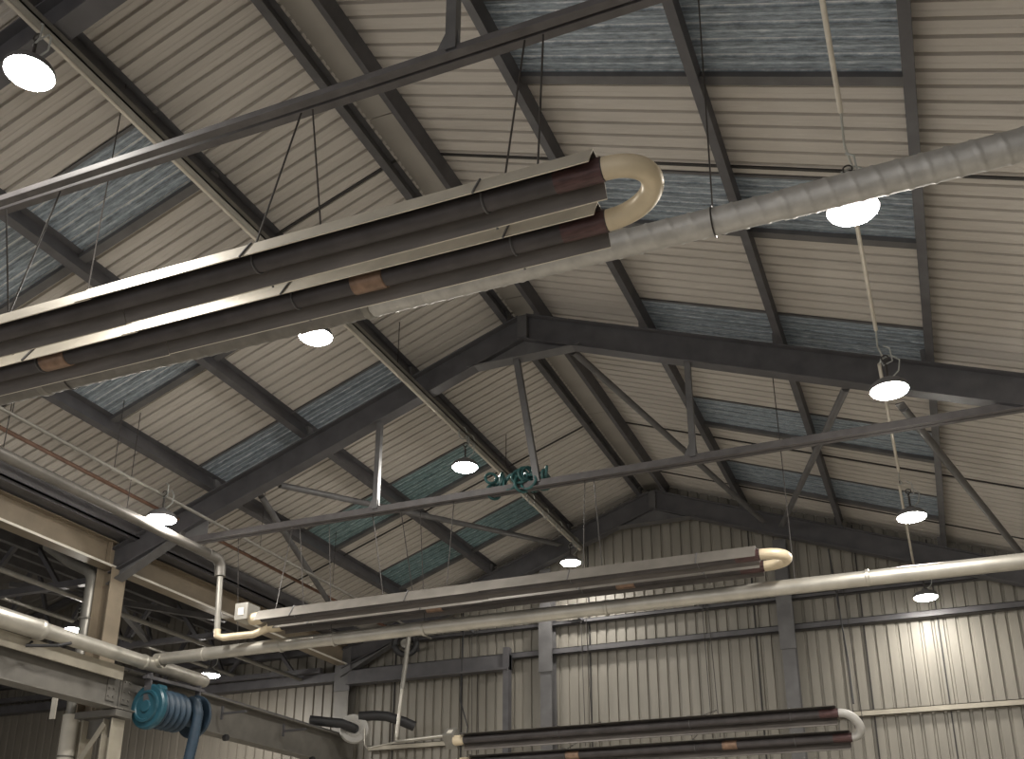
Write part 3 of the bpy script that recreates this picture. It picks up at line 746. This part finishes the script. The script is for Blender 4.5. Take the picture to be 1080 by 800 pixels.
# ------------------------------------------------------------------ neighbouring aisle: lattice trusses, rails
def lattice(y, lab):
    root = thing('lattice_truss', lab, 'truss', (-13, y, 4.3), 'lattice trusses of the neighbouring aisle')
    xa, xb = -10.3, -20.5
    mb = MB(); mb.bar((xa, y, 4.35), (xb, y, 4.42), .09, .09); mb.build('bottom_chord', STEEL, root)
    mb = MB(); mb.bar((xa, y, zroof_left(xa) - .1), (-16, y, zroof_left(-16) - .1), .1, .1); mb.bar((-16, y, zroof_left(-16) - .1), (xb, y, zroof_left(xb) - .1), .1, .1); mb.build('top_chord', STEEL, root)
    x = -10.9; up = True
    while x > -19.5:
        mb = MB()
        if up: mb.bar((x, y, 4.37), (x - .75, y, zroof_left(x - .75) - .1), .06, .06)
        else: mb.bar((x, y, zroof_left(x) - .1), (x - .75, y, 4.37), .06, .06)
        mb.build('web_member', STEEL, root); x -= .75; up = not up
lattice(10.1, 'near lattice truss of the dim neighbouring aisle, left of the beige column')
lattice(13.0, 'second lattice truss of the dim neighbouring aisle, behind the beige column')
lattice(15.7, 'far lattice truss of the dim neighbouring aisle against its gable')
for x, z, lab in ((-11.4, 4.9, 'dark aisle purlin nearest the valley gutter'), (-12.8, 5.35, 'second dark aisle purlin from the valley gutter'), (-14.2, 5.75, 'third dark aisle purlin from the valley gutter')):
    mb = MB(); mb.box((x - .04, -2.5, z - .02), (x + .04, YW, z + .16)); single(mb, 'aisle_purlin', STEEL2, lab, 'purlin', 'purlins of the neighbouring aisle')
for x, z, lab in ((-12.2, 4.42, 'thin pale pipe crossing the neighbouring aisle trusses lengthwise'), (-10.8, 4.25, 'thin pale pipe close behind the beige column in the aisle')):
    mb = MB(); mb.tube([(x, 2, z), (x, YW - .2, z)], .035, 10); single(mb, 'aisle_pipe', PIPED, lab, 'pipe')
for a, b, lab in (((-10.2, 10.1, 4.3), (-11.9, 13.0, 4.4), 'diagonal aisle brace behind the top of the beige column'), ((-10.3, 12.9, 4.56), (-12.0, 10.25, 4.56), 'diagonal aisle brace crossing behind the beige column')):
    mb = MB(); mb.bar(a, b, .08, .08); single(mb, 'aisle_brace', STEEL2, lab, 'brace')
mb = MB(); mb.box((-20.8, YW - .2, 4.16), (-10.05, YW, 4.32)); single(mb, 'aisle_rail', STEEL, 'dark rail over the pale sheets of the neighbouring gable', 'rail')
mb = MB(); mb.box((-20.8, YW - .16, 4.72), (-10.05, YW, 4.82)); single(mb, 'aisle_rail', STEEL, 'upper dark rail on the neighbouring gable', 'rail')

for o in list(SC.objects):
    if '_o' in o: del o['_o']

# ------------------------------------------------------------------ world, camera
w = bpy.data.worlds.new('World'); SC.world = w; w.use_nodes = True
w.node_tree.nodes['Background'].inputs['Color'].default_value = (1, .97, .94, 1)
w.node_tree.nodes['Background'].inputs['Strength'].default_value = .7

f, pitch, yaw, roll = 1095., math.radians(20.43328), math.radians(-21.9149), math.radians(.15703)
sy, cy, sp, cp = math.sin(yaw), math.cos(yaw), math.sin(pitch), math.cos(pitch)
fwd = V((sy * cp, cy * cp, sp)); right = V((cy, -sy, 0)); down = fwd.cross(right)
c, s = math.cos(roll), math.sin(roll)
r2 = right * c + down * s; d2 = down * c - right * s
cam = bpy.data.cameras.new('camera'); co = bpy.data.objects.new('camera', cam); COL.objects.link(co)
M = Matrix((r2, -d2, -fwd)).transposed().to_4x4()
co.matrix_world = M
cam.sensor_fit = 'HORIZONTAL'; cam.sensor_width = 36; cam.lens = 36 * f / 1080
cam.shift_x = (540 - 554) / 1080; cam.shift_y = (569 - 400) / 1080
cam.clip_start = .05
SC.camera = co
SC.view_settings.view_transform = 'Standard'
SC.view_settings.look = 'None'
SC.view_settings.exposure = .2
